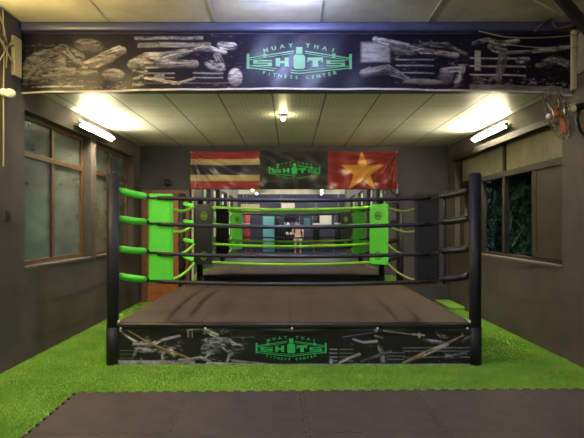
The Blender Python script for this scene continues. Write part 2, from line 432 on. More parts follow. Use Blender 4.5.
def roundel(D):
    """round pad badge: ring with a small bar emblem inside"""
    F = Flat(); n = 28
    for r1, r0 in ((.5,.43),(.36,.33)):
        for k in range(n):
            a, b_ = 2*PI*k/n, 2*PI*(k+1)/n
            F.poly([(r0*D*math.cos(a),r0*D*math.sin(a)),(r1*D*math.cos(a),r1*D*math.sin(a)),(r1*D*math.cos(b_),r1*D*math.sin(b_)),(r0*D*math.cos(b_),r0*D*math.sin(b_))])
    for x in (-.24,-.08,.08,.24): F.rect((x-.05)*D,-.12*D,(x+.05)*D,.12*D)
    F.rect(-.3*D,-.2*D,.3*D,-.16*D); F.rect(-.3*D,.16*D,.3*D,.2*D)
    return F
def flat_obj(name, F, m, parent, mapf, nrm=None):
    me = bpy.data.meshes.new(name)
    me.from_pydata([mapf(x, y) for x, y in F.v], [], F.f); me.update()
    return link_mesh(name, me, m, parent)

# ------------------------------------------------------------------ printed banners (colour per vertex of a fine sheet)
def fbm(h, w, sx, sy, seed, octv=4):
    r = np.random.default_rng(seed); out = np.zeros((h, w)); amp = 1; tot = 0
    for o in range(octv):
        gh, gw = max(2, int(sy*2**o)+2), max(2, int(sx*2**o)+2)
        g = r.random((gh, gw)); yy = np.linspace(0, gh-1.001, h); xx = np.linspace(0, gw-1.001, w)
        yi = yy.astype(int); xi = xx.astype(int); fy = (yy-yi)[:,None]; fx = (xx-xi)[None,:]
        fy = fy*fy*(3-2*fy); fx = fx*fx*(3-2*fx)
        a = g[np.ix_(yi,xi)]; b_ = g[np.ix_(yi,xi+1)]; c = g[np.ix_(yi+1,xi)]; d = g[np.ix_(yi+1,xi+1)]
        out += amp*((a*(1-fx)+b_*fx)*(1-fy)+(c*(1-fx)+d*fx)*fy); tot += amp; amp *= .55
    return out/tot
class Canvas:
    """raster in photo-like units for a printed sheet: x in [x0,x1], y down in [y0,y1]"""
    def __init__(s, x0, x1, y0, y1, res, base):
        s.x0, s.x1, s.y0, s.y1 = x0, x1, y0, y1
        s.w = int((x1-x0)*res)+1; s.h = int((y1-y0)*res)+1
        s.X, s.Y = np.meshgrid(np.linspace(x0, x1, s.w), np.linspace(y0, y1, s.h))
        s.c = np.zeros((s.h, s.w, 3)); s.c[:] = base
        s.tex = fbm(s.h, s.w, (x1-x0)/8, (y1-y0)/2.0, 5)
        s.tex2 = fbm(s.h, s.w, (x1-x0)/2.2, (y1-y0)/1.1, 9, 3)
    def put(s, mask, col, tex=.0):
        a = np.clip(mask, 0, 1)[..., None]
        col = np.array(col, float)
        if tex:
            k = np.clip(.85 + min(tex,1)*3.0*(s.tex-.5) + min(tex,1)*1.6*(s.tex2-.5), .06, 2.3)[..., None]; col = col*k
        s.c = s.c*(1-a)+col*a
    def cap(s, x0, y0, x1, y1, r0, r1, col, tex=.8, soft=.7):
        dx, dy = x1-x0, y1-y0; t = np.clip(((s.X-x0)*dx+(s.Y-y0)*dy)/(dx*dx+dy*dy+1e-9), 0, 1)
        d = np.hypot(s.X-x0-t*dx, s.Y-y0-t*dy) - (r0+(r1-r0)*t)
        n_ = -(s.Y-y0-t*dy)/(np.maximum(r0+(r1-r0)*t, .3)); sh = np.clip(.75+.65*n_, .25, 1.5)
        keep = s.c.copy(); s.put(np.clip(.5-d/soft, 0, 1), col, tex)
        if max(r0, r1) > 1.2: s.c = keep+(s.c-keep)*sh[..., None]
    def path(s, pts, rs, col, tex=.8):
        for i in range(len(pts)-1): s.cap(*pts[i], *pts[i+1], rs[i], rs[i+1], col, tex)
        if max(rs) > 1.5:      # folds and muscle lines of the printed figure
            rr = random.Random(int(pts[0][0]*7+pts[0][1]))
            for k in range(int(max(rs)*2.2)):
                f = rr.uniform(-.9, .9); g = f+rr.uniform(-.3, .3); dark = rr.random() < .55
                i = rr.randrange(len(pts)-1); (xa, ya), (xb, yb) = pts[i], pts[i+1]; L_ = math.hypot(xb-xa, yb-ya)+1e-6
                nx, ny = -(yb-ya)/L_, (xb-xa)/L_; t0 = rr.uniform(-.1, .5); t1 = t0+rr.uniform(.3, .7)
                q0 = (xa+(xb-xa)*t0+nx*f*rs[i], ya+(yb-ya)*t0+ny*f*rs[i]); q1 = (xa+(xb-xa)*t1+nx*g*rs[i+1], ya+(yb-ya)*t1+ny*g*rs[i+1])
                c_ = [.02,.02,.025] if dark else [min(1, c*1.9) for c in col]
                s.cap(*q0, *q1, .55, .2, c_, 0)
    def ell(s, cx, cy, rx, ry, col, tex=.6, ang=0):
        ca, sa = math.cos(ang), math.sin(ang); x = (s.X-cx)*ca+(s.Y-cy)*sa; y = -(s.X-cx)*sa+(s.Y-cy)*ca
        d = (np.hypot(x/rx, y/ry)-1)*min(rx, ry); keep = s.c.copy(); s.put(np.clip(.5-d/1.5, 0, 1), col, tex); s.c = keep+(s.c-keep)*np.clip(.8-.6*y/ry, .25, 1.5)[..., None]
    def rect(s, x0, y0, x1, y1, col, tex=.3, soft=.5):
        d = np.maximum(np.maximum(x0-s.X, s.X-x1), np.maximum(y0-s.Y, s.Y-y1)); s.put(np.clip(.5-d/soft, 0, 1), col, tex)
    def streaks(s, x0, y0, x1, y1, n, col, seed, th=.5, slope=0):
        r = random.Random(seed)
        for _ in range(n):
            xa = r.uniform(x0, x1); ya = r.uniform(y0, y1); l = r.uniform(3, (x1-x0)*.35); k = r.uniform(.4, 1)
            xb = min(xa+l, x1); s.cap(xa, ya, xb, ya+slope*(xb-xa), th*k, th*k*.4, [c*k for c in col], .4)
    def cells(s, x0, y0, x1, y1, col, thr, k=1.0):
        m_ = ((s.X > x0)&(s.X < x1)&(s.Y > y0)&(s.Y < y1)).astype(float)
        t = np.clip((.6*s.tex+.4*s.tex2-thr-.02)*10, 0, 1)*m_*k*.55
        s.put(t, col, .5)
def sheet(name, cv, m, parent, pos):
    """pos(u,v)-> xyz, u,v in 0..1 (v down)"""
    h, w = cv.h, cv.w
    U, V = np.meshgrid(np.linspace(0,1,w), np.linspace(0,1,h))
    P = pos(U, V).reshape(-1, 3)
    idx = np.arange(h*w).reshape(h, w)
    F = np.stack([idx[:-1,:-1], idx[1:,:-1], idx[1:,1:], idx[:-1,1:]], -1).reshape(-1, 4)
    me = bpy.data.meshes.new(name); me.vertices.add(len(P)); me.vertices.foreach_set('co', P.astype(np.float32).ravel())
    me.loops.add(F.size); me.polygons.add(len(F))
    me.loops.foreach_set('vertex_index', F.astype(np.int32).ravel()); me.polygons.foreach_set('loop_start', np.arange(0, F.size, 4, dtype=np.int32))
    me.update(calc_edges=True); me.validate()
    at = me.color_attributes.new('Col', 'FLOAT_COLOR', 'POINT')
    col = np.concatenate([np.clip(cv.c, 0, 1).reshape(-1,3), np.ones((h*w,1))], 1).astype(np.float32)
    at.data.foreach_set('color', col.ravel())
    o = link_mesh(name, me, m, parent, True)
    md = o.modifiers.new('thickness', 'SOLIDIFY'); md.thickness = .002; md.offset = -1
    return o

# ---- overhead banner, printed design laid out in units of about 1 cm
G = (.24,.23,.22); G2 = (.10,.095,.09); DK = (.006,.005,.012)
def boxers_a(cv, x0, x1):          # crouched pair, faces close
    cv.ell(x0+22, 68, 22, 17, (.15,.14,.14), .9, -.2)
    cv.path([(x0+4,80),(x0+18,62),(x0+40,52),(x0+58,58)], [3,6,7,4], G2, 1)
    cv.path([(x0+20,76),(x0+48,72),(x0+72,74)], [3,4,3], G2, 1.1)
    cv.ell(x0+66, 47, 14, 7, (.09,.085,.09), .8, .1)
    cv.path([(x0+60,66),(x0+72,64),(x0+86,58),(x0+99,52)], [3,6,6,4], (.20,.18,.17), .6)
    cv.path([(x0+96,50),(x0+78,56)], [3,2], G, .6)
    cv.path([(x0+45,52),(x0+58,66)], [4,3], G2, 1.1)
    cv.ell(x0+90, 76, 11, 6, (.20,.18,.17), .7)
    cv.rect(x0+10, 86.3, x0+64, 87.6, (.25,.24,.24), 1.4)
    cv.cells(x0+64, 82, x1, 92, (.12,.115,.11), .5); cv.cells(x0, 45, x0+60, 92, (.12,.115,.11), .55)
def boxers_b(cv, x0, x1):          # clinch before the ropes
    cv.rect(x0+2, 38, x0+70, 41, (.16,.16,.17), .6); cv.rect(x0+5, 44, x0+78, 49, (.17,.16,.155), .7)
    cv.path([(x0,66),(x0+14,60),(x0+30,60),(x0+55,53)], [5,6,6,3], (.22,.21,.20), .7)
    cv.path([(x0+12,66),(x0+36,66),(x0+62,66)], [5,4,4], (.20,.18,.17), .6)
    cv.path([(x0+55,53),(x0+75,50),(x0+92,54)], [2,3,2], G, .9)
    cv.ell(x0+19, 63, 2.5, 1.2, DK)
    cv.path([(x0+84,58),(x0+88,68)], [4,4], G2, .8); cv.ell(x0+82, 68, 10, 5, (.25,.23,.22), 1.1, .3)
    cv.path([(x0+88,47),(x0+100,48)], [4,4], G, .8)
    cv.ell(x0+102, 80, 7, 9, (.25,.24,.23), .7)
    for y in (75, 79.5): cv.rect(x0+12, y, x0+42, y+.9, G, .3); cv.rect(x0+60, y, x0+90, y+.9, G, .3)
    cv.rect(x0+22, 76, x0+32, 84, (.19,.185,.18), .6); cv.path([(x0+14,80),(x0+46,86),(x0+62,81)], [1.2,1.6,1], (.34,.27,.19), .4)
    cv.rect(x0+5, 85, x1, 86, G2, .4); cv.cells(x0, 70, x0+16, 88, G, .5); cv.cells(x0+60, 36, x1, 92, G2, .6)
def boxers_c(cv, x0, x1):          # big glove from the left meets a face
    cv.rect(x0+4, 44, x0+32, 64, (.19,.185,.18), .35, 3); cv.path([(x0+18,41),(x0+44,48),(x0+62,50)], [3,4,2.5], (.22,.21,.20), .6)
    cv.path([(x0+6,76),(x0+30,72),(x0+54,84)], [4,5,2], G2, 1.3)
    cv.ell(x0+44, 52, 13, 6, G2, 1, .1); cv.path([(x0+58,46),(x0+88,46),(x0+108,56)], [2,2.5,2], G2, .9)
    cv.path([(x0+62,52),(x0+78,54),(x0+98,57)], [3,2.4,3], (.24,.22,.20), .8)
    for y in (61, 67, 74.5): cv.rect(x0+38, y, x0+76, y+1, G, .4)
    cv.rect(x0+100, 66, x1, 67, G, .3)
    cv.ell(x0+88, 78, 7, 9, G2, .9, .5); cv.path([(x0+84,72),(x0+104,70),(x0+98,86)], [2.5,3,3], G, .9)
    cv.ell(x0+66, 84, 18, 3, (.24,.22,.18), .4); cv.cells(x0+30, 40, x1, 92, G2, .58)
def kick_scene(cv, x0, x1):        # punch thrown, ropes and crowd behind
    for y in (59, 67, 75.5): cv.rect(x0, y, x0+56, y+1.3, (.42,.39,.35), .4)
    cv.path([(x0+5,45),(x0+18,41),(x0+34,45),(x0+48,42)], [2.5,2,3,2], G, .9)
    cv.path([(x0+22,48),(x0+34,53)], [4,4], (.19,.175,.16), .7)
    cv.path([(x0+38,54),(x0+56,53),(x0+72,52)], [1.6,1.6,1.3], G, .5)
    cv.path([(x0+34,56),(x0+30,72),(x0+28,86)], [5,4,2.5], G2, .8); cv.rect(x0+5, 52, x0+11, 72, (.34,.32,.28), .5)
    cv.path([(x0+48,62),(x0+58,60)], [3,2.4], G, 1)
    cv.path([(x0+64,52),(x0+84,50),(x0+98,48)], [1.8,2.4,1.8], G, .9)
    cv.path([(x0+68,66),(x0+84,60),(x0+98,64),(x0+109,74)], [2.4,4,3.6,2], (.18,.165,.15), 1.2)
    cv.cells(x0+2, 78, x1, 86, (.26,.24,.21), .52); cv.cells(x0+40, 60, x1, 86, G2, .60)
    cv.rect(x0, 86, x1, 91.5, (.17,.16,.14), .35); 
cv = Canvas(24, 571, 35, 93, 1.35, DK)
boxers_a(cv, 25, 128); boxers_b(cv, 134, 243); boxers_c(cv, 357, 466); kick_scene(cv, 468, 570)
cv.rect(20, 91.2, 575, 95, (.50,.46,.42), .1)
def pos_top(U, V):
    x = XL+.006 + U*(XR-XL-.012)
    sag = .045*(1-(2*U-1)**2)
    top = 3.345 + 0*U
    bot = 2.725 - .02*(U > .98) + sag
    z = top+(bot-top)*V
    y = 5.672 - .012*np.sin(U*31)*V - .006*np.sin(U*77+V*4) - .012*V
    return np.stack([x, y, z], -1)
tb = sheet('printed_banner', cv, M['print'], None, pos_top)
tag(tb, 'long dark printed banner with boxing photographs and green emblem hung across the overhead beam', 'banner')
F = logo(1.075)
cx, cz = .095, 3.055
def top_map(x, y):
    U = (x+cx-XL)/(XR-XL); V = min(1, max(0, (3.345-(cz+y))/.6))
    return (x+cx, 5.672-.012*math.sin(U*31)*V-.006*math.sin(U*77+V*4)-.012*V-.009, cz+y)
flat_obj('emblem', F, M['embfade'], tb, top_map)

# ------------------------------------------------------------------ flags banner on back wall
cv = Canvas(191, 397, 151, 189, 2.2, (.03,.03,.035))
cv.c[:] = (.025,.025,.030)
RED = (.33,.035,.045); CRM = (.52,.42,.22); NVY = (.035,.035,.07)
for a, b_, c in ((150,158.5,RED),(158.5,164.5,CRM),(164.5,174.7,NVY),(174.7,180.8,CRM),(180.8,190,RED)):
    cv.rect(190, a, 260, b_, c, .12, .3)
cv.rect(328, 150, 398, 190, (.24,.028,.028), .15, .3)
# star
st = []
for k in range(10):
    r = 22.5 if k % 2 == 0 else 8.8; a = -PI/2+k*PI/5; st.append((362+r*math.cos(a), 171.5+r*math.sin(a)*.98))
inside = np.zeros_like(cv.X, bool)
for i in range(10):
    (xa, ya), (xb, yb) = st[i], st[(i+1)%10]
    cond = ((ya > cv.Y) != (yb > cv.Y)) & (cv.X < (xb-xa)*(cv.Y-ya)/(yb-ya+1e-9)+xa); inside ^= cond
cv.put(inside.astype(float), (.62,.29,.06), .1)
def pos_flag(U, V):
    x = -1.815 + U*3.77; z = 2.735 - .012*np.sin(U*PI*3)**2*(1-V) + (2.045-2.735)*V
    dl = np.hypot(U*3.0, V); 
    w = .010*np.sin((U*3.77*1.3+V*.9)*9)*(.3+V) + .012*np.sin((U*5.2-V*1.8)*6+1.3)
    # pulled folds fanning from the top corners
    for cx_ in (0.0, 1.0):
        ang = np.arctan2(V*.69, np.abs(U-cx_)*3.77+.02); rr = np.hypot(V*.69, (U-cx_)*3.77)
        w = w + .022*np.sin(ang*19)*np.exp(-rr*1.1)*np.clip(rr*5, 0, 1)
    y = 10.12 + w*1.35
    return np.stack([x, y, z], -1)
fb = sheet('flag_banner', cv, M['printmatte'], None, pos_flag)
tag(fb, 'wrinkled banner with striped flag, green emblem and yellow star flag above the mirror', 'banner')
F = logo(.94)
def flag_map(x, y):
    X_, Z_ = x+.082, 2.385+y
    U = np.array((X_+1.815)/3.77); V = np.array((2.735-Z_)/.69)
    p = pos_flag(U, V); return (X_, float(p[1])-.006, Z_)
flat_obj('emblem', F, M['emb'], fb, flag_map)
for x in (-1.81, -.55, .72, 1.95):
    bm = B(); cyl(bm, (x, 10.11, 2.72), (x, 10.21, 2.72), .012, 10)
    obj('hanging_pin', bm, M['metal'], fb)

# ------------------------------------------------------------------ boxing ring
RX0, RX1, RY0, RY1 = -1.79, 1.87, 5.606, 9.25
ring = empty('boxing_ring', (0, 0, 0))
tag(ring, 'boxing ring on a low platform with black and green ropes, corner posts and pads', 'boxing ring')
PX0, PX1, PY0, PY1 = -1.735, 1.815, 5.60, 9.22
bm = B(); box(bm, PX0+.02, PX1-.02, PY0+.03, PY1-.02, ZF, .37); pf = obj('platform', bm, M['black'], ring)
bm = B(); box(bm, PX0-.012, PX1+.012, PY0-.012, PY1+.012, .395, .412, .006); cvs = obj('canvas', bm, M['canvas'], ring, True)
for (xa,xb,ya,yb) in ((PX0-.03,PX1+.03,PY0-.030,PY0+.02),(PX0-.03,PX1+.03,PY1-.02,PY1+.030),(PX0-.03,PX0+.02,PY0+.02,PY1-.02),(PX1-.02,PX1+.03,PY0+.02,PY1-.02)):
    bm = B(); box(bm, xa, xb, ya, yb, .345, .404, .020)
    obj('edge_binding', bm, M['black'], ring, True)
for q_ in ((PX0, PX0+.01, PY0+.02, PY1-.01), (PX1-.01, PX1, PY0+.02, PY1-.01), (PX0, PX1, PY1-.01, PY1)):
    bm = B(); box(bm, *q_, ZF+.004, .34); obj('side_apron', bm, M['black'], ring)
# printed front apron (design units: 1 = 1 cm)
cv = Canvas(114, 472, 328, 363, 1.9, (.008,.008,.012))
S1 = (.26,.27,.34); S2 = (.15,.16,.20); WT = (.46,.47,.56)
def fight1(cv, x0):
    cv.rect(x0, 358.2, x0+78, 361.3, (.34,.34,.42), .5)
    for y in (349, 352.5, 356): cv.rect(x0+2, y, x0+16, y+.6, S2, .2)
    cv.path([(x0+2,331),(x0+8,336),(x0+20,343)], [.8,1,1.8], WT, .5)
    cv.path([(x0+35,343),(x0+48,339),(x0+62,336)], [1.6,1.1,1], WT, .4)
    cv.path([(x0+17,344),(x0+33,344)], [2.8,2.6], S1, 1); cv.path([(x0+20,348),(x0+34,350)], [2.6,1.8], S1, 1)
    cv.ell(x0+29, 338, 2.5, 1.8, S2, 1)
    cv.path([(x0+18,350),(x0+14,358)], [1.5,.7], S1); cv.path([(x0+36,350),(x0+46,351),(x0+45,357)], [2,2,1], S1, 1)
    cv.path([(x0+52,350),(x0+57,353)], [3,2.2], WT, .5); cv.path([(x0+50,347),(x0+58,347)], [.8,.8], S1)
    cv.path([(x0+10,331),(x0+32,343),(x0+50,349),(x0+75,357)], [.4,.9,.9,.6], (.42,.27,.12), .3)
    cv.cells(x0+16, 336, x0+66, 358, S1, .58)
def fight2(cv, x0):   # clinch figure with text block
    cv.path([(x0,331),(x0+3,330),(x0+22,328.9)], [.7,.6,.6], WT, .4); cv.rect(x0, 331, x0+1.6, 337, S1)
    cv.path([(x0+5,331),(x0+5,337)], [.6,.5], S1); cv.path([(x0+19,331),(x0+30,336)], [2.4,2.4], WT, .7)
    cv.path([(x0+20,341),(x0+40,340),(x0+56,345)], [3.0,2.4,1.0], S1, 1.2); cv.path([(x0+18,348),(x0+30,348)], [4.5,4], S2, 1.2)
    cv.path([(x0+36,346),(x0+44,352),(x0+40,360)], [2.6,2,1], S1, 1.1); cv.path([(x0+22,352),(x0+16,358)], [2,1], S1)
    cv.path([(x0-8,358),(x0+14,356),(x0+24,360)], [1,1.4,.9], WT, .5)
    for y in (337, 343, 348, 351): cv.rect(x0+44, y, x0+68-(y-337), y+.5, S2, .3)
    cv.cells(x0+14, 330, x0+58, 360, S1, .56); cv.path([(x0+46,359),(x0+80,361.5)], [1.4,.6], S1, .4)
def fight3(cv, x0):   # figure leaning over striped ring
    for y in (348, 351.5, 355, 358.5): 
        cv.rect(x0, y, x0+8, y+.7, WT, .3); cv.rect(x0+10, y, x0+24, y+.6, S1, .3)
    cv.path([(x0+10,360),(x0+30,353)], [1,1.6], WT, .4); cv.rect(x0, 357, x0+3, 364, WT, .2)
    cv.path([(x0+24,339),(x0+34,342),(x0+48,341)], [.7,1.0,1.2], WT, .4); cv.path([(x0+46,336),(x0+54,338)], [.8,.8], S1)
    cv.ell(x0+47, 331.5, 1.6, 1.5, WT, .3); cv.path([(x0+50,346),(x0+53,352),(x0+54,360)], [1.6,2.6,2], S1, 1.1)
    cv.path([(x0+14,337),(x0+44,333)], [.3,.3], S1, .3); cv.path([(x0+32,359),(x0+62,350)], [.8,1.2], S2, .6)
    cv.path([(x0+55,331.5),(x0+70,333),(x0+84,335)], [.6,.4,.4], S1)
    for y in (351,354,357): cv.rect(x0+58, y, x0+76, y+.6, S1, .3)
    cv.cells(x0+20, 336, x0+62, 360, S2, .6)
def fight4(cv, x0):
    for y in (346.5, 349.5, 355): cv.rect(x0, y, x0+72, y+.7, S1, .5)
    cv.path([(x0+10,334.5),(x0+22,335.5)], [.7,.7], WT, .4); cv.rect(x0+16, 333, x0+18, 338, WT)
    cv.path([(x0+22,340),(x0+36,342),(x0+44,343)], [1,2,1.4], S1, 1.1); cv.path([(x0+34,333),(x0+42,337)], [1,1.8], S2, 1)
    cv.path([(x0+62,341),(x0+70,335)], [1.6,1], S1, 1.1); cv.path([(x0+44,356),(x0+64,352)], [2.2,1.6], S2, 1)
    cv.path([(x0,361),(x0+20,353),(x0+44,344),(x0+62,335)], [1.2,2.0,1.6,.3], (.42,.32,.22), .3)
    cv.path([(x0+26,352),(x0+46,344)], [.8,1.0], WT, .3)
    cv.cells(x0+14, 332, x0+72, 360, S1, .6)
fight1(cv, 115); fight2(cv, 185); fight3(cv, 329); fight4(cv, 403)
cv.rect(110, 361.2, 475, 365, (.32,.32,.38), .5)
cv.cap(205, 360.5, 262, 362, .8, .2, WT, .4); cv.cap(235, 328.8, 292, 330.5, .1, .5, S2, .3)
def pos_ap(U, V):
    x = PX0-.004+U*(PX1-PX0+.008)
    z = .362 + (ZF+.006-.362)*V
    y = PY0-.004 - .006*np.sin(U*PI*3.1)**2*V - .004*np.sin(U*40)*V*(1-V)*4 - .012*V
    # top edge scalloped between fixing buttons
    y = y - .010*np.exp(-((V-.12)/.08)**2)*(.5+.5*np.cos(U*8*PI))
    return np.stack([x, y, z], -1)
M['apronprint'] = mat('apron_vinyl_print', (1,1,1), .32, spec=.5, attr=True, bump=(7, .2, .03))
ap = sheet('front_apron', cv, M['apronprint'], ring, pos_ap)
ap['label'] = 'black vinyl apron printed with boxing scenes and a green emblem'
F = logo(.715)
ax, az = .012, .150
def ap_map(x, y):
    U = np.array((x+ax-PX0)/(PX1-PX0)); V = np.array((.362-(az+y))/.386); p = pos_ap(U, V)
    return (x+ax, float(p[1])-.006, az+y)
flat_obj('emblem', F, M['emb'], ap, ap_map)
for x in (-1.70, -.85, .02, .88, 1.78):
    bm = B(); bmesh.ops.create_uvsphere(bm, u_segments=12, v_segments=8, radius=.013, matrix=Matrix.Translation((x, PY0-.030, .352)))
    obj('fixing_button', bm, M['white'], ap, True)
for x in (PX0-.005, PX1+.005):
    bm = B(); box(bm, x-.022, x+.022, PY0-.02, PY0+.02, .405, .430, .006); obj('corner_clip', bm, M['white'], ring)

posts = {'nl': (RX0, RY0, 1, 1), 'nr': (RX1, RY0, -1, 1), 'bl': (RX0-.01, RY1, 1, -1), 'br': (RX1-.04, RY1, -1, -1)}
ZP = (1.744, 1.457, 1.148, .872); ZE = (1.694, 1.424, 1.115, .815); ZM = (1.650, 1.368, 1.056, .762)
sleevem = {'nl': 'green', 'nr': 'black', 'bl': 'green', 'br': 'black'}
padm = {'nl': 'green', 'nr': 'black', 'bl': 'black', 'br': 'green'}
DPAD = .285
for k, (px, py, sx, sy) in posts.items():
    bm = B(); cyl(bm, (px,py,ZF),(px,py,1.90), .060, 28); cyl(bm, (px,py,1.90),(px,py,1.915), .060, 28, .048)
    cyl(bm, (px,py,ZF),(px,py,.36), .0635, 28)
    post = obj('corner_post', bm, M['postblack'], ring, False)
    for p in post.data.polygons: p.use_smooth = abs(p.normal.z) < .5
    for zp, ze in zip(ZP, ZE):
        bm = B(); a = .05; e = .262
        n = 8; pts = []; rad = []
        for i in range(n+1):
            t = i/n; d = a+(e-a)*t
            pts.append((px+sx*d, py+sy*d, zp+(ze-zp)*t - .006*math.sin(PI*t))); rad.append(.036 if 0 < i < n else .030)
        tube(bm, pts, .036, 14, rad)
        obj('rope_sleeve', bm, M[sleevem[k]], post, True)
        bm = B()   # turnbuckle
        cyl(bm, (px+sx*.258, py+sy*.258, ze), (px+sx*.290, py+sy*.290, ze-.004), .014, 12)
        cyl(bm, (px+sx*.266, py+sy*.266, ze), (px+sx*.278, py+sy*.278, ze-.002), .024, 8)
        obj('turnbuckle', bm, M['fanblack'], post, True)
    # wedge pad: two flaps along the ropes, broad inner face at 45 degrees
    gx, gy = px+sx*DPAD, py+sy*DPAD
    z0, z1, g, c = .765, 1.722, .262, .030
    prof = [(.008,0),(g-c,0),(g,c*.4),(g-.006,c),(c,g-.006),(c*.4,g),(0,g-c),(0,.008)]
    bm = B(); va = [bm.verts.new((sx*x, sy*y, z0)) for x, y in prof]; vb = [bm.verts.new((sx*x, sy*y, z1)) for x, y in prof]
    n_ = len(prof); bm.faces.new(va); bm.faces.new(vb)
    for i in range(n_): bm.faces.new((va[i], va[(i+1)%n_], vb[(i+1)%n_], vb[i]))
    bmesh.ops.recalc_face_normals(bm, faces=bm.faces)
    bmesh.ops.bevel(bm, geom=[e for e in bm.edges if abs(e.verts[0].co.z-e.verts[1].co.z) < .01], offset=.008, segments=2, affect='EDGES')
    pad = obj('corner_pad', bm, M[padm[k]], ring); pad.location = (gx, gy, 0)
    pad['label'] = 'green vinyl corner pad' if padm[k] == 'green' else 'black vinyl corner pad'
    em = M['darkprint'] if padm[k] == 'green' else M['greenrope']
    hm = (g+c-.006)/2+.0035; t2 = .70711
    for ze in (z1-.185, z0+.135):
        F = roundel(.135)
        flat_obj('badge', F, em, pad, lambda x, y, ze=ze: (sx*(hm+x*t2), sy*(hm-x*t2), ze+y))
    for ze in ZE:
        bm = B(); x0_, x1_ = sorted((sx*-.012, sx*.13)); y0_, y1_ = sorted((sy*-.012, 0))
        box(bm, x0_, x1_, y0_, y1_, ze-.030, ze-.006, .003); obj('pad_strap', bm, M['fanblack'], pad)
# rope runs
def rope(p0, p1, za, zm, m, r, bow=0.0):
    bm = B(); n = 28; pts = []
    for i in range(n+1):
        t = i/n; s = 4*t*(1-t)
        pts.append((p0[0]+(p1[0]-p0[0])*t, p0[1]+(p1[1]-p0[1])*t, za+(zm-za)*s))
    tube(bm, pts, r, 10)
    return obj('rope', bm, m, ring, True)
o = DPAD+.085
q = DPAD-.012; e_ = DPAD+.10; f_ = DPAD+.235
for i in range(4):
    zr = (1.680, 1.402, 1.088, .792)[i]; zm = ZM[i]
    rope((RX0+e_, RY0+q), (RX1-e_, RY0+q), zr, zm, M['blackrope'], .0215)['label'] = 'black front rope'
    rope((RX0-.01+f_, RY1-q-.02), (RX1-.04-f_, RY1-q-.02), zr, zm-.01, M['greenrope'], .021)['label'] = 'green back rope'
    rope((RX0+q+.02, RY0+f_), (RX0-.01+q+.02, RY1-f_), zr, zm-.07, M['greenrope'], .019)['label'] = 'green side rope'
    rope((RX1-q-.02, RY0+f_), (RX1-.04-q-.02, RY1-f_), zr, zm-.07, M['greenropedim'], .013)['label'] = 'thin green side rope coloured as if dimly lit'
c_nr = (RX1-DPAD+.03, RY0+q)
# vertical rope spacer by the near right corner
bm = B(); tube(bm, [(c_nr[0]+.02, c_nr[1]-.01, z) for z in np.linspace(1.70, .76, 8)], .017, 10); obj('rope_spacer', bm, M['blackrope'], ring, True)

# ------------------------------------------------------------------ artificial turf
def turf():
    rects = [(XL+.01, XR-.01, 1.2, 10.15)]
    bm = B()
    for r in rects: box(bm, r[0], r[1], r[2], r[3], ZF+.0005, ZF+.010)
    me = bpy.data.meshes.new('t'); bm.to_mesh(me); bm.free()
    base_v = np.array([v.co[:] for v in me.vertices]); base_f = [tuple(p.vertices) for p in me.polygons]
    n = 150000
    x = rng.uniform(XL+.02, XR-.02, n*3); y = rng.uniform(2.6, 10.1, n*3)
    keep = ~((x > RX0+.0) & (x < RX1-.0) & (y > PY0-.03) & (y < PY1+.03))
    keep &= ~((x > -1.80) & (y < 4.61+(x+1.79)*.024))
    # fewer blades far away
    keep &= (rng.random(n*3) < np.clip(1.25-(y-4)*.16, .3, 1))
    x = x[keep][:n]; y = y[keep][:n]; m_ = len(x)
    a = rng.uniform(0, 2*PI, m_); h = rng.uniform(.010, .022, m_); w = rng.uniform(.003, .006, m_)
    lx = rng.normal(0, .007, m_); ly = rng.normal(0, .007, m_)
    P = np.zeros((m_, 3, 3)); z0 = ZF+.009
    P[:,0] = np.stack([x-np.cos(a)*w, y-np.sin(a)*w, np.full(m_, z0)], -1)
    P[:,1] = np.stack([x+np.cos(a)*w, y+np.sin(a)*w, np.full(m_, z0)], -1)
    P[:,2] = np.stack([x+lx, y+ly, z0+h], -1)
    V = np.concatenate([base_v, P.reshape(-1,3)])
    nb = len(base_v); tri = np.arange(nb, nb+m_*3)
    loops = np.concatenate([np.array([i for f in base_f for i in f]), tri]).astype(np.int32)
    starts = np.concatenate([np.arange(len(base_f))*4, len(base_f)*4+np.arange(m_)*3]).astype(np.int32)
    bpy.data.meshes.remove(me)
    me = bpy.data.meshes.new('artificial_turf'); me.vertices.add(len(V)); me.vertices.foreach_set('co', V.astype(np.float32).ravel())
    me.loops.add(len(loops)); me.polygons.add(len(starts)); me.loops.foreach_set('vertex_index', loops); me.polygons.foreach_set('loop_start', starts)
    mi = np.concatenate([np.zeros(len(base_f)), np.ones(m_)]).astype(np.int32)
    me.update(calc_edges=True)
    me.materials.append(M['turf']); me.materials.append(M['blade']); me.polygons.foreach_set('material_index', mi); me.update()
    o = bpy.data.objects.new('artificial_turf', me); C.objects.link(o)
    tag(o, 'bright green artificial grass covering the floor around the boxing ring', 'turf', kind='stuff')
turf()
bm = B(); box(bm, 2.62, 2.885, 9.15, 10.05, ZF+.022, ZF+.075, .018); 
tag(obj('turf_strip', bm, M['turf']), 'raised fold of green turf in the back right corner beside the wall', 'turf strip')

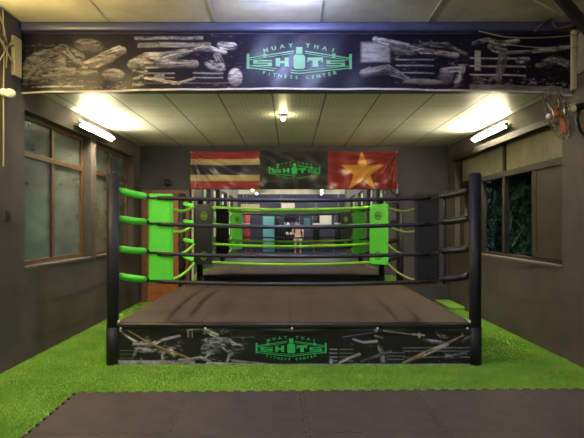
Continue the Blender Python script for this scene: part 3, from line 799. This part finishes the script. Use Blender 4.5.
# ------------------------------------------------------------------ foam puzzle mats
TS = .935
def mat_mesh():
    nt = 8; d = .030
    prof = [(0,0)]
    p = TS/nt
    for k in range(nt):
        x = k*p; prof += [(x+p*.30, 0), (x+p*.24, d), (x+p*.76, d), (x+p*.70, 0)]
    prof.append((TS,0))
    # bottom left->right, right bottom->top, top right->left, left top->bottom
    bot = [(a, b_) for a, b_ in prof][:-1]; right = [(TS+b_, a) for a, b_ in prof][:-1]
    top = [(a, TS+b_) for a, b_ in reversed(prof)][:-1]; left = [(b_, a) for a, b_ in reversed(prof)][:-1]
    pts = bot+right+top+left
    c = TS/2; pts = [((x-c)*.9965+c, (y-c)*.9965+c) for x, y in pts]
    bm = B(); vs = [bm.verts.new((x, y, 0)) for x, y in pts]; f = bm.faces.new(vs)
    r = bmesh.ops.extrude_face_region(bm, geom=[f]); 
    for v in r['geom']:
        if isinstance(v, bmesh.types.BMVert): v.co.z = .022
    bmesh.ops.recalc_face_normals(bm, faces=bm.faces)
    me = bpy.data.meshes.new('foam_mat'); bm.to_mesh(me); bm.free(); me.materials.append(M['foam']); return me
mm = mat_mesh()
colw = ['at the left end', 'second from the left end', 'in the middle', 'second from the right wall', 'against the right wall']
for r in range(2):
    for c in range(5):
        o = bpy.data.objects.new('foam_mat', mm); C.objects.link(o)
        o.location = (-1.79+c*TS+.001*c-(.02 if c == 4 else 0)*0, 4.595-(r+1)*TS - .0, ZF+.0105)
        lab = ('black puzzle foam mat %s of the row nearest the ring' if r == 0 else 'black puzzle foam mat %s of the row along the bottom edge') % colw[c]
        tag(o, lab, 'foam mat', 'black interlocking foam mats in front of the ring')
        if c == 4: o.scale = (.93, 1, 1)
        th_ = .024; ox, oy = o.location.x+1.79, o.location.y-4.595
        o.location.x = -1.79+ox*math.cos(th_)-oy*math.sin(th_); o.location.y = 4.595+ox*math.sin(th_)+oy*math.cos(th_); o.rotation_euler = (0,0,th_)

# ------------------------------------------------------------------ tube lamps
def tube_lamp(name, p0, p1, m, out, label, drop=.0, r=.016, group=None):
    p0 = Vector(p0); p1 = Vector(p1); mid = (p0+p1)/2; d = (p1-p0); L_ = d.length; d.normalize()
    t = empty(name, mid)
    out = Vector(out)
    bm = B(); 
    side = d.cross(out)
    def obox(c, hx, hy, hz):   # half sizes along d, out, side
        r_ = bmesh.ops.create_cube(bm, size=2)
        for v in r_['verts']: 
            q = v.co.copy(); v.co = c + d*q.x*hx + out*q.y*hy + side*q.z*hz
    obox(-out*.030, L_/2, .008, .048); obox(-out*(.074), L_/2*.9, .036, .015) if abs(out.x) > .5 else None
    obj('housing', bm, M['housing'], t)
    bm = B(); obox(d*(L_/2-.012)-out*.008, .012, .026, .016); obj('end_socket', bm, M['white'], t)
    bm = B(); obox(-d*(L_/2-.012)-out*.008, .012, .026, .016); obj('end_socket', bm, M['white'], t)
    bm = B(); cyl(bm, -d*(L_/2-.024)+out*.0, d*(L_/2-.024)+out*.0, r, 14); obj('tube', bm, m, t, True)
    tag(t, label, 'tube light', group); return t
XT = .11
tube_lamp('tube_light', (XL+XT, 7.02, 2.685), (XL+XT, 8.32, 2.685), M['tubewarm'], (1,0,0), 'glowing fluorescent tube light on the left wall above the wooden windows')
tube_lamp('tube_light', (XR-XT, 7.20, 2.70), (XR-XT, 8.50, 2.70), M['tubewarm'], (-1,0,0), 'glowing fluorescent tube light on the right wall above the frosted panels')
tube_lamp('tube_light', (-.30, 4.68, 3.34), (.30, 4.68, 3.34), M['tubecool'], (0,0,-1), 'cool white tube light on the front ceiling just ahead of the printed banner')
tube_lamp('tube_light', (XL+XT, 3.5, 3.1), (XL+XT, 4.8, 3.1), M['tubefront'], (1,0,0), 'warm tube light high on the left wall in front of the ring')
for x, y, w in ((-1.7, 1.3, 'left of the hall just ahead of the camera, added as fill'), (1.7, 1.3, 'right of the hall just ahead of the camera, added as fill'), (-1.7, -2.3, 'left of the hall behind the camera, added as fill'), (1.7, -2.3, 'right of the hall behind the camera, added as fill'), (-1.70, -4.55, 'left at the middle of the hall'), (-1.70, -7.65, 'left at the far end of the hall'), (1.45, -4.9, 'right at the middle of the hall'), (1.60, -7.65, 'right at the far end of the hall')):
    tube_lamp('tube_light', (x, y-.65, 2.97 if y < -4 else 3.41), (x, y+.65, 2.97 if y < -4 else 3.41), M['tubefar' if y < -4 else 'tubefill'], (0,0,-1), 'fluorescent tube light hung on the '+w)
# small downlight in ribbed ceiling
t = empty('ceiling_lamp', (-.09, 7.3, HIN))
bm = B(); cyl(bm, (0,0,.0),(0,0,-.03), .05, 20); obj('base', bm, M['white'], t, True)
bm = B(); sph(bm, (0,0,-.05), .030); obj('bulb', bm, M['spot'], t, True)
tag(t, 'small bright bulb lamp in the middle of the ribbed ceiling', 'ceiling lamp')

# ------------------------------------------------------------------ wall fan
Y0 = 5.25
fan = empty('wall_fan', (2.535, Y0, 2.45))
bm = B(); nrm = Vector((-.91,.20,-.33)).normalized(); q = nrm.to_track_quat('Z','Y'); Rm = q.to_matrix()
def fp(a, r, h): return Rm @ Vector((r*math.cos(a), r*math.sin(a), h))
R_ = .262
def ringpts(r, h, n=36): return [fp(2*PI*k/n, r, h) for k in range(n+1)]
for r, h in ((R_, 0), (R_*.97, .035), (R_*.97, -.035), (R_*.35, .075), (R_*.68, .062), (R_*.35, -.06), (R_*.68, -.055)):
    tube(bm, ringpts(r, h), .0045 if r == R_ else .0028, 6)
for k in range(30):
    a = 2*PI*k/30
    tube(bm, [fp(a, .035, .08), fp(a, R_*.6, .068), fp(a, R_*.95, .04), fp(a, R_, 0), fp(a, R_*.95, -.035), fp(a, R_*.6, -.058), fp(a, .05, -.062)], .0018, 5)
obj('guard', bm, M['fanwire'], fan, True)
for k in range(3):
    bm = B(); a0 = 2*PI*k/3+.6; vs = []
    for i in range(7):
        r = .035+.18*i/6; hw = .18+.42*math.sin(min(1, i/5)*PI*.6)
        vs.append((bm.verts.new(fp(a0-hw*.6, r, .018)), bm.verts.new(fp(a0, r, .0)), bm.verts.new(fp(a0+hw*.6, r, -.018))))
    for i in range(6):
        for j in range(2): bm.faces.new((vs[i][j], vs[i][j+1], vs[i+1][j+1], vs[i+1][j]))
    bmesh.ops.solidify(bm, geom=list(bm.faces), thickness=.003)
    obj('fan_blade', bm, M['orange'], fan, True)
bm = B(); cyl(bm, fp(0,0,-.02), fp(0,0,.04), .034, 20); obj('hub', bm, M['orange'], fan, True)
bm = B(); sph(bm, fp(0,0,.083), .028); obj('centre_badge', bm, M['white'], fan, True)
bm = B(); pb = fp(0,0,-.065); mend = pb + Vector((.16,-.02,.035))
cyl(bm, pb, mend, .042, 20, .036); sph(bm, mend, .036); motor = obj('motor_housing', bm, M['fanblack'], fan, True)
bm = B(); cyl(bm, pb+Vector((.015,-.002,.003)), pb+Vector((.085,-.011,.019)), .0435, 20, .0415, False); obj('paper_sticker', bm, M['white'], motor, True)
bm = B(); tube(bm, [mend+Vector((-.03,0,-.03)), Vector((.18,0,-.05)), Vector((.22,.02,-.16)), Vector((.30,.03,-.24)), Vector((.36,.03,-.26))], .016, 10); obj('arm', bm, M['fanblack'], fan, True)
bm = B(); box(bm, .335, .3645, -.03, .09, -.33, -.15, .006); obj('wall_plate', bm, M['fanblack'], fan)
bm = B(); sph(bm, Vector((.24,.0,-.12)), .014); obj('knob', bm, M['orange'], fan, True)
tag(fan, 'wall fan with orange blades and wire guard on the right wall near the banner end', 'fan')

# ------------------------------------------------------------------ left wall fittings
t = empty('security_lamp', (XL, 5.30, 2.655))
bm = B(); cyl(bm, (0,0,0),(.03,0,0), .04, 16); obj('base', bm, M['white'], t, True)
bm = B(); sph(bm, (.075,0,-.01), .055, (1,.9,.85)); obj('globe', bm, M['white'], t, True)
tag(t, 'small round white fitting on the left wall beside the vertical conduit', 'wall fitting')
bm = B(); pts = [(XL+.014, 5.30, z) for z in np.linspace(1.95, 2.55, 6)] + [(XL+.014, 5.30+.01*math.sin(i), 2.75+.14*i) for i in range(6)]
tube(bm, [p for p in pts], .008, 10); tag(obj('conduit', bm, M['cable']), 'pale vertical cable conduit at the left edge of the left wall', 'conduit')
# cream angle bracket below the roof, left
t = empty('angle_bracket', (XL, 5.45, 2.9))
bm = B(); box(bm, .0005, .035, .02, .17, -.03, .36, .003); obj('vertical_plate', bm, M['creammetal'], t)
bm = B(); tube(bm, [(.02,-.25,.26),(.02,.15,-.0)], .009, 8); obj('brace', bm, M['creammetal'], t, True)
bm = B(); tube(bm, [(.02,-.25,.02),(.02,.04,.34)], .007, 8); obj('brace', bm, M['creammetal'], t, True)
tag(t, 'cream metal angle bracket on the left wall beside the banner end', 'bracket')
bm = B(); tube(bm, [(XL+.02,5.05,3.44),(XL+.03,5.2,3.20),(XL+.05,5.35,3.09),(XL+.03,5.45,3.16),(XL+.02,5.56,3.14),(XL+.015,5.6,2.92)], .007, 8)
tag(obj('cable', bm, M['darkcable']), 'loose dark cable hanging over the cream bracket on the left wall', 'cable')
bm = B(); tube(bm, [(XL+.03,5.1,3.44),(XL+.05,5.22,3.28),(XL+.04,5.32,3.12),(XL+.02,5.34,2.9)], .007, 8)
tag(obj('cable', bm, M['cable']), 'loose pale cable hanging down to the conduit on the left wall', 'cable')
t = empty('wall_socket', (XL, 5.40, 1.475))
bm = B(); box(bm, .0005, .014, -.035, .035, -.05, .05, .004); obj('plate', bm, M['darkwood'], t)
bm = B(); cyl(bm, (.012,0,.01),(.018,0,.01), .02, 16); obj('outlet', bm, M['fanblack'], t)
tag(t, 'small dark outlet on the left wall near the window edge', 'outlet')

# ------------------------------------------------------------------ right end: roof brace, strip, cables
bm = B(); a = Vector((2.40, 4.98, 3.46)); b_ = Vector((2.90, 5.03, 2.93)); 
d = (b_-a).normalized(); n1 = Vector((0,1,0)); n2 = d.cross(n1)
r_ = bmesh.ops.create_cube(bm, size=1)
for v in r_['verts']:
    q_ = v.co.copy(); v.co = (a+b_)/2 + d*q_.x*(b_-a).length + n1*q_.y*.06 + n2*q_.z*.085
tag(obj('roof_brace', bm, M['fanblack']), 'dark diagonal roof brace in the upper right corner', 'brace')
bm = B(); box(bm, XR-.045, XR-.004, 5.60, 5.655, 2.76, 3.36, .004); tag(obj('edge_batten', bm, M['creammetal']), 'narrow cream batten at the right end of the printed banner', 'batten')
bm = B(); box(bm, XR-.014, XR-.0005, 4.2, 5.58, 2.90, 3.30, .004)
tag(obj('wall_board', bm, M['frosted']), 'dirty cream board on the right wall beyond the banner end', 'board')
def cab(pts, r, m, label):
    bm = B(); P = [Vector(p) for p in pts]; Q = []
    for i in range(len(P)-1):
        for k in range(6):
            t = k/6; p0 = P[max(i-1,0)]; p1 = P[i]; p2 = P[i+1]; p3 = P[min(i+2,len(P)-1)]
            Q.append(.5*((2*p1)+(-p0+p2)*t+(2*p0-5*p1+4*p2-p3)*t*t+(-p0+3*p1-3*p2+p3)*t**3))
    Q.append(P[-1]); tube(bm, Q, r, 8)
    return tag(obj('cable', bm, m, None, True), label, 'cable')
cab([(2.02,4.8,3.45),(2.20,5.0,3.42),(2.42,5.15,3.395),(2.60,5.3,3.40),(2.66,5.35,3.45)], .011, M['white'], 'white cable sagging under the front ceiling at upper right')
cab([(1.9,5.58,3.34),(2.2,5.56,3.27),(2.6,5.56,3.27),(2.89,5.56,3.30)], .006, M['cable'], 'pale cable along the top of the banner at its right end')
cab([(2.15,5.56,3.20),(2.5,5.54,3.16),(2.89,5.54,3.16)], .005, M['cable'], 'thin pale cable crossing the right end of the banner below the thicker one')
cab([(2.45,5.56,3.33),(2.60,5.54,3.44),(2.68,5.55,3.36),(2.89,5.5,3.40)], .016, M['darkcable'], 'tangled dark cable at the right end of the beam')

# ------------------------------------------------------------------ foliage outside the windows
def shrub(name, cx_, cy_, z0, z1, rx, ry, n, m, label, seed, size=.09):
    r = np.random.default_rng(seed); t = empty(name, (cx_, cy_, -.02))
    V = []; Fc = []
    for i in range(n):
        while True:
            p = r.uniform(-1, 1, 3)
            if (p**2).sum() < 1 and (p**2).sum() > .15: break
        c = Vector((p[0]*rx, p[1]*ry, (z0+z1)/2+p[2]*(z1-z0)/2+.02))
        e = Matrix.Rotation(r.uniform(0, 2*PI), 3, 'Z') @ Matrix.Rotation(r.uniform(-1.2, 1.2), 3, 'X')
        s = size*r.uniform(.5, 1.2); k = len(V)
        for q_ in ((0,-1,0),(.42,-.1,.12),(0,1,0),(-.42,-.1,.12)): V.append(c + e @ (Vector(q_)*s))
        Fc += [(k,k+1,k+2),(k,k+2,k+3)]
    me = bpy.data.meshes.new('foliage'); me.from_pydata(V, [], Fc); link_mesh('foliage', me, m, t)
    bm = B(); tube(bm, [(0,0,0),(.03,.02,(z0+z1)*.3),(0,0,(z0+z1)*.55)], .03, 8); obj('stem', bm, M['bark'], t, True)
    tag(t, label, 'shrub', 'shrubs outside the windows'); return t
shrub('shrub', 3.75, 7.30, .5, 2.9, .45, .50, 2600, M['leaf'], 'dark leafy shrub outside the right window next to the brown sliding panel', 1)
shrub('shrub', 3.80, 8.50, .4, 2.8, .48, .50, 2600, M['leaf'], 'dark leafy shrub outside the right window in its middle bay', 2)
shrub('shrub', 3.85, 9.72, .4, 2.8, .48, .52, 2200, M['leaf'], 'dark leafy shrub outside the right window nearest the back wall', 3)
bm = B(); box(bm, XR+1.6, XR+1.75, 4, YB+2, -.02, 3.4); tag(obj('wall_outside_right', bm, M['outer']), None, kind='structure')
bm = B(); box(bm, XL-1.9, XL-1.75, 4, YB+2, -.02, 3.4); tag(obj('wall_outside_left', bm, M['outer']), None, kind='structure')

# ------------------------------------------------------------------ the hall behind the camera, seen in the mirror
def heavy_bag(x, y, z0, z1, r, m, label, cat='punching bag'):
    t = empty('punching_bag', (x, y, z0))
    h = z1-z0; bm = B()
    tube(bm, [(0,0,0),(0,0,.03),(0,0,h*.5),(0,0,h-.03),(0,0,h)], r, 20, [r*.85, r, r, r, r*.85]); obj('bag', bm, m, t, True)
    bm = B(); cyl(bm, (0,0,h*.62),(0,0,h*.70), r+.003, 20, caps=False); obj('band', bm, M['white'], t, True)
    bm = B()
    for k in range(3):
        a = 2*PI*k/3; cyl(bm, (r*.8*math.cos(a), r*.8*math.sin(a), h), (0,0,h+.30), .006, 6)
    cyl(bm, (0,0,h+.30),(0,0,HOUT-z0), .008, 6); obj('chain', bm, M['chain'], t)
    tag(t, label, cat, 'hanging punching bags seen in the mirror')
heavy_bag(-2.05, -6.0, .55, 1.85, .15, M['red'], 'dull red punching bag hanging left in the mirror beside the blue one')
heavy_bag(-2.30, -7.2, .95, 1.75, .19, M['blue'], 'short blue punching bag hanging at the far left in the mirror')
heavy_bag(-.45, -7.6, .45, 1.75, .16, M['black'], 'black punching bag hanging between the teal cabinet and the shirtless person')
heavy_bag(1.25, -6.2, .5, 1.9, .17, M['black'], 'black punching bag hanging right of the shirtless person in the mirror')
heavy_bag(2.2, -5.0, .5, 1.9, .17, M['black'], 'black punching bag hanging at the far right in the mirror')
# teal cabinet
t = empty('teal_cabinet', (-1.10, -8.5, 0))
bm = B(); box(bm, -.30, .30, -.28, .24, .03, 1.88, .02); obj('body', bm, M['tealdark'], t)
bm = B(); box(bm, -.28, .28, .24, .28, .55, 1.84, .01); dd = obj('door', bm, M['teal'], t)
bm = B(); box(bm, .22, .25, .28, .31, 1.0, 1.3, .005); obj('handle', bm, M['metal'], dd)
bm = B(); box(bm, -.28, .28, .24, .275, .08, .52, .01); obj('lower_panel', bm, M['teal'], t)
for sx in (-.25,.25):
    for sy in (-.22,.2):
        bm = B(); cyl(bm, (sx,sy,0),(sx,sy,.04), .02, 8); obj('foot', bm, M['fanblack'], t)
tag(t, 'tall pale teal metal cabinet against the far wall, seen in the mirror', 'cabinet')
# shelf rack with white shoes/gloves
t = empty('shelf_rack', (-.05, -8.72, 0))
for x in (-.55,.55):
    for y in (-.18,.18):
        bm = B(); box(bm, x-.015, x+.015, y-.015, y+.015, 0, 1.9); obj('upright', bm, M['metal'], t)
for z in (.35,.85,1.35,1.85):
    bm = B(); box(bm, -.56, .56, -.2, .2, z, z+.02); obj('shelf', bm, M['darkwood'], t)
tag(t, 'metal shelf rack against the far wall, seen in the mirror', 'rack')
def glove(x, y, z, m, label):
    t = empty('boxing_glove', (x, y, z))
    bm = B(); sph(bm, (0,0,.10), .075, (1,1.1,1.25)); sph(bm, (.06,.02,.08), .035, (1,1,1.5)); obj('mitt', bm, m, t, True)
    bm = B(); cyl(bm, (0,0,.0),(0,0,.045), .045, 14, .05); obj('cuff', bm, M['black'], t, True)
    tag(t, label, 'boxing glove', 'boxing gloves on the far rack')
for i, (x, z, mm_, w) in enumerate(((-.42,1.37,'white','white boxing glove at the left of the upper rack shelf'), (-.05,1.37,'white','white boxing glove in the middle of the upper rack shelf'), (.35,1.37,'blue','blue boxing glove at the right of the upper rack shelf'),
        (-.35,.87,'white','white boxing glove at the left of the middle rack shelf'), (-.1,.87,'white','white boxing glove second from left on the middle rack shelf'), (.32,.87,'red','red boxing glove at the right of the middle rack shelf'),
        (-.24,1.37,'teal','teal boxing glove between the two white ones on the upper rack shelf'), (.15,1.37,'red','red boxing glove beside the blue one on the upper rack shelf'), (.10,.87,'white','white boxing glove beside the red one on the middle rack shelf'))):
    glove(-.05+x, -8.62, z, M[mm_], w)
# posters on the far wall
for x0, x1, z0, z1, mk, lab in ((.75,1.05,1.15,1.75,'tealdark','small dark green poster on the far wall right of the rack'), (1.5,2.2,1.2,1.9,'white','pale poster on the far wall near its right end'), (-2.6,-1.6,1.9,2.5,'creammetal','cream poster high on the far wall at its left end')):
    bm = B(); box(bm, x0, x1, YF+.0005, YF+.02, z0, z1); tag(obj('poster', bm, M[mk]), lab, 'poster')
bm = B(); box(bm, -.45, .25, YF+.0005, YF+.03, 2.28, 2.55); tag(obj('sign_board', bm, M['white']), 'long pale board high on the far wall above the rack', 'board')
t = empty('stool', (-1.9, -5.2, 0))
bm = B(); cyl(bm, (0,0,.42),(0,0,.46), .17, 20); obj('seat', bm, M['red'], t)
for sx, sy in ((-.11,-.11),(.11,-.11),(-.11,.11),(.11,.11)):
    bm = B(); cyl(bm, (sx*1.2,sy*1.2,0),(sx,sy,.42), .014, 8); obj('leg', bm, M['red'], t)
tag(t, 'small red stool on the hall floor, seen low at the left in the mirror', 'stool')
# bench
t = empty('bench', (1.7, -7.6, 0))
bm = B(); box(bm, -.6,.6,-.17,.17,.42,.47,.01); obj('seat', bm, M['red'], t)
for sx in (-.5,.5):
    bm = B(); box(bm, sx-.02,sx+.02,-.15,.15,0,.42); obj('leg', bm, M['metal'], t)
tag(t, 'low red topped bench at the far end of the hall, seen in the mirror', 'bench')
# outer wall behind the hall windows; lit greenery is glow in their panes
bm = B(); box(bm, XL-1.0, XL-.9, -8.5, -.5, -.02, 3.2); tag(obj('wall_outside_left_hall', bm, M['outer']), None, kind='structure')

# ------------------------------------------------------------------ person (shirtless, pale shorts), back to the mirror
def skin_mesh(name, verts, edges, radii, m, parent, sub=2):
    me = bpy.data.meshes.new(name); me.from_pydata(verts, edges, []); 
    o = bpy.data.objects.new(name, me); C.objects.link(o)
    md = o.modifiers.new('s', 'SKIN'); md.use_smooth_shade = True
    if not me.skin_vertices: me.skin_vertices.new()
    for i, r in enumerate(radii):
        sv = me.skin_vertices[0].data[i]; sv.radius = (r, r) if not isinstance(r, tuple) else r; sv.use_root = (i == 0)
    sd = o.modifiers.new('d', 'SUBSURF'); sd.levels = sub; sd.render_levels = sub
    dg = bpy.context.evaluated_depsgraph_get(); nm = bpy.data.meshes.new_from_object(o.evaluated_get(dg))
    bpy.data.objects.remove(o); 
    return link_mesh(name, nm, m, parent, True)
P = empty('person', (.38, -6.2, 0), 0)
V = [(0,0,.92),(0,.005,1.04),(0,.01,1.18),(0,.0,1.31),(0,0,1.41),(0,.01,1.49),  # 0..5 pelvis..neck
     (.10,0,.86),(.125,.015,.48),(.13,-.01,.09),(.135,.10,.035),   # 6-9 right leg
     (-.10,0,.86),(-.125,.015,.48),(-.13,-.01,.09),(-.135,.10,.035), # 10-13
     (.17,0,1.38),(.27,-.05,1.12),(.17,.06,.98),(.13,.11,.97),    # 14-17 arm, hand on hip
     (-.17,0,1.38),(-.24,-.02,1.10),(-.25,.06,.87),(-.25,.09,.79)]    # 18-21
E = [(0,1),(1,2),(2,3),(3,4),(4,5),(0,6),(6,7),(7,8),(8,9),(0,10),(10,11),(11,12),(12,13),(3,14),(14,15),(15,16),(16,17),(3,18),(18,19),(19,20),(20,21)]
Rr = [(.14,.10),(.125,.09),(.15,.10),(.16,.10),(.085,.07),.05,.085,.055,.038,.035,.085,.055,.038,.035,.058,.040,.030,.026,.058,.040,.030,.028]
body = skin_mesh('body', V, E, Rr, M['skin'], P)
# fingers
for (hx, hy, hz, dx, dy, dz) in ((.13,.11,.97,-.5,.7,-.1), (-.25,.09,.79,0,.25,-1)):
    for k in range(4):
        bm = B(); off = (k-1.5)*.018; L_ = (.06,.072,.068,.055)[k]
        p0 = Vector((hx, hy+off if dz < -.5 else hy, hz if dz < -.5 else hz+off)); d_ = Vector((dx,dy,dz)).normalized()
        tube(bm, [p0, p0+d_*L_*.5, p0+d_*L_+Vector((.0,.012,0))], .008, 8, [.010,.009,.006]); obj('finger', bm, M['skin'], P, True)
    bm = B(); p0 = Vector((hx, hy+.02, hz+.02)); tube(bm, [p0, p0+Vector((0,.04,-.01)), p0+Vector((0,.055,-.035))], .009, 8, [.012,.010,.007]); obj('thumb', bm, M['skin'], P, True)
bm = B(); sph(bm, (0,.025,1.60), .095, (.82,.98,1.18), 20, 14); sph(bm, (0,.122,1.59), .014, (1,1.2,1.6)); sph(bm, (.08,.02,1.595), .02, (.5,1,1.5)); sph(bm, (-.08,.02,1.595), .02, (.5,1,1.5))
box(bm, -.022,.022,.10,.118,1.545,1.553,.002)
obj('head', bm, M['skin'], P, True)
bm = B(); sph(bm, (0,.005,1.625), .102, (.85,.98,1.08), 20, 14)
for v in list(bm.verts):
    if v.co.y > .06 and v.co.z < 1.66: v.co.y = .055
obj('hair', bm, M['hair'], P, True)
for x in (-.033,.033):
    bm = B(); sph(bm, (x,.108,1.605), .010); obj('eye', bm, M['hair'], P, True)
skin_mesh('shorts', [(0,0,.93),(0,0,.98),(.10,0,.84),(.125,.01,.60),(-.10,0,.84),(-.125,.01,.60)], [(0,1),(0,2),(2,3),(0,4),(4,5)], [(.16,.125),(.15,.11),.115,.10,.115,.10], M['shorts'], P)
tag(P, 'shirtless person in pale shorts, one hand on hip, seen in the mirror between the ropes', 'person')
P.rotation_euler = (0,0,PI)

# ------------------------------------------------------------------ world, camera, colour
for o in bpy.data.objects:
    if o.parent is None and o.type == 'EMPTY' and o.get('category') in ('cabinet','rack','stool','bench','person','boxing glove'): o.location.z += ZF
w = bpy.data.worlds.new('night'); sc.world = w; w.use_nodes = True
w.node_tree.nodes['Background'].inputs[0].default_value = (.10,.16,.22,1); w.node_tree.nodes['Background'].inputs[1].default_value = .05
cam = bpy.data.cameras.new('camera'); co = bpy.data.objects.new('camera', cam); C.objects.link(co)
cam.sensor_width = 36; cam.lens = 555*36/584; cam.shift_x = 2/584; cam.shift_y = 6/584
co.location = (0,0,1.39); co.rotation_euler = (PI/2,0,0); cam.clip_start = .05
sc.camera = co
vs = sc.view_settings; vs.view_transform = 'Standard'; vs.look = 'None'; vs.exposure = 2.78; vs.gamma = 1; vs.use_curve_mapping = False
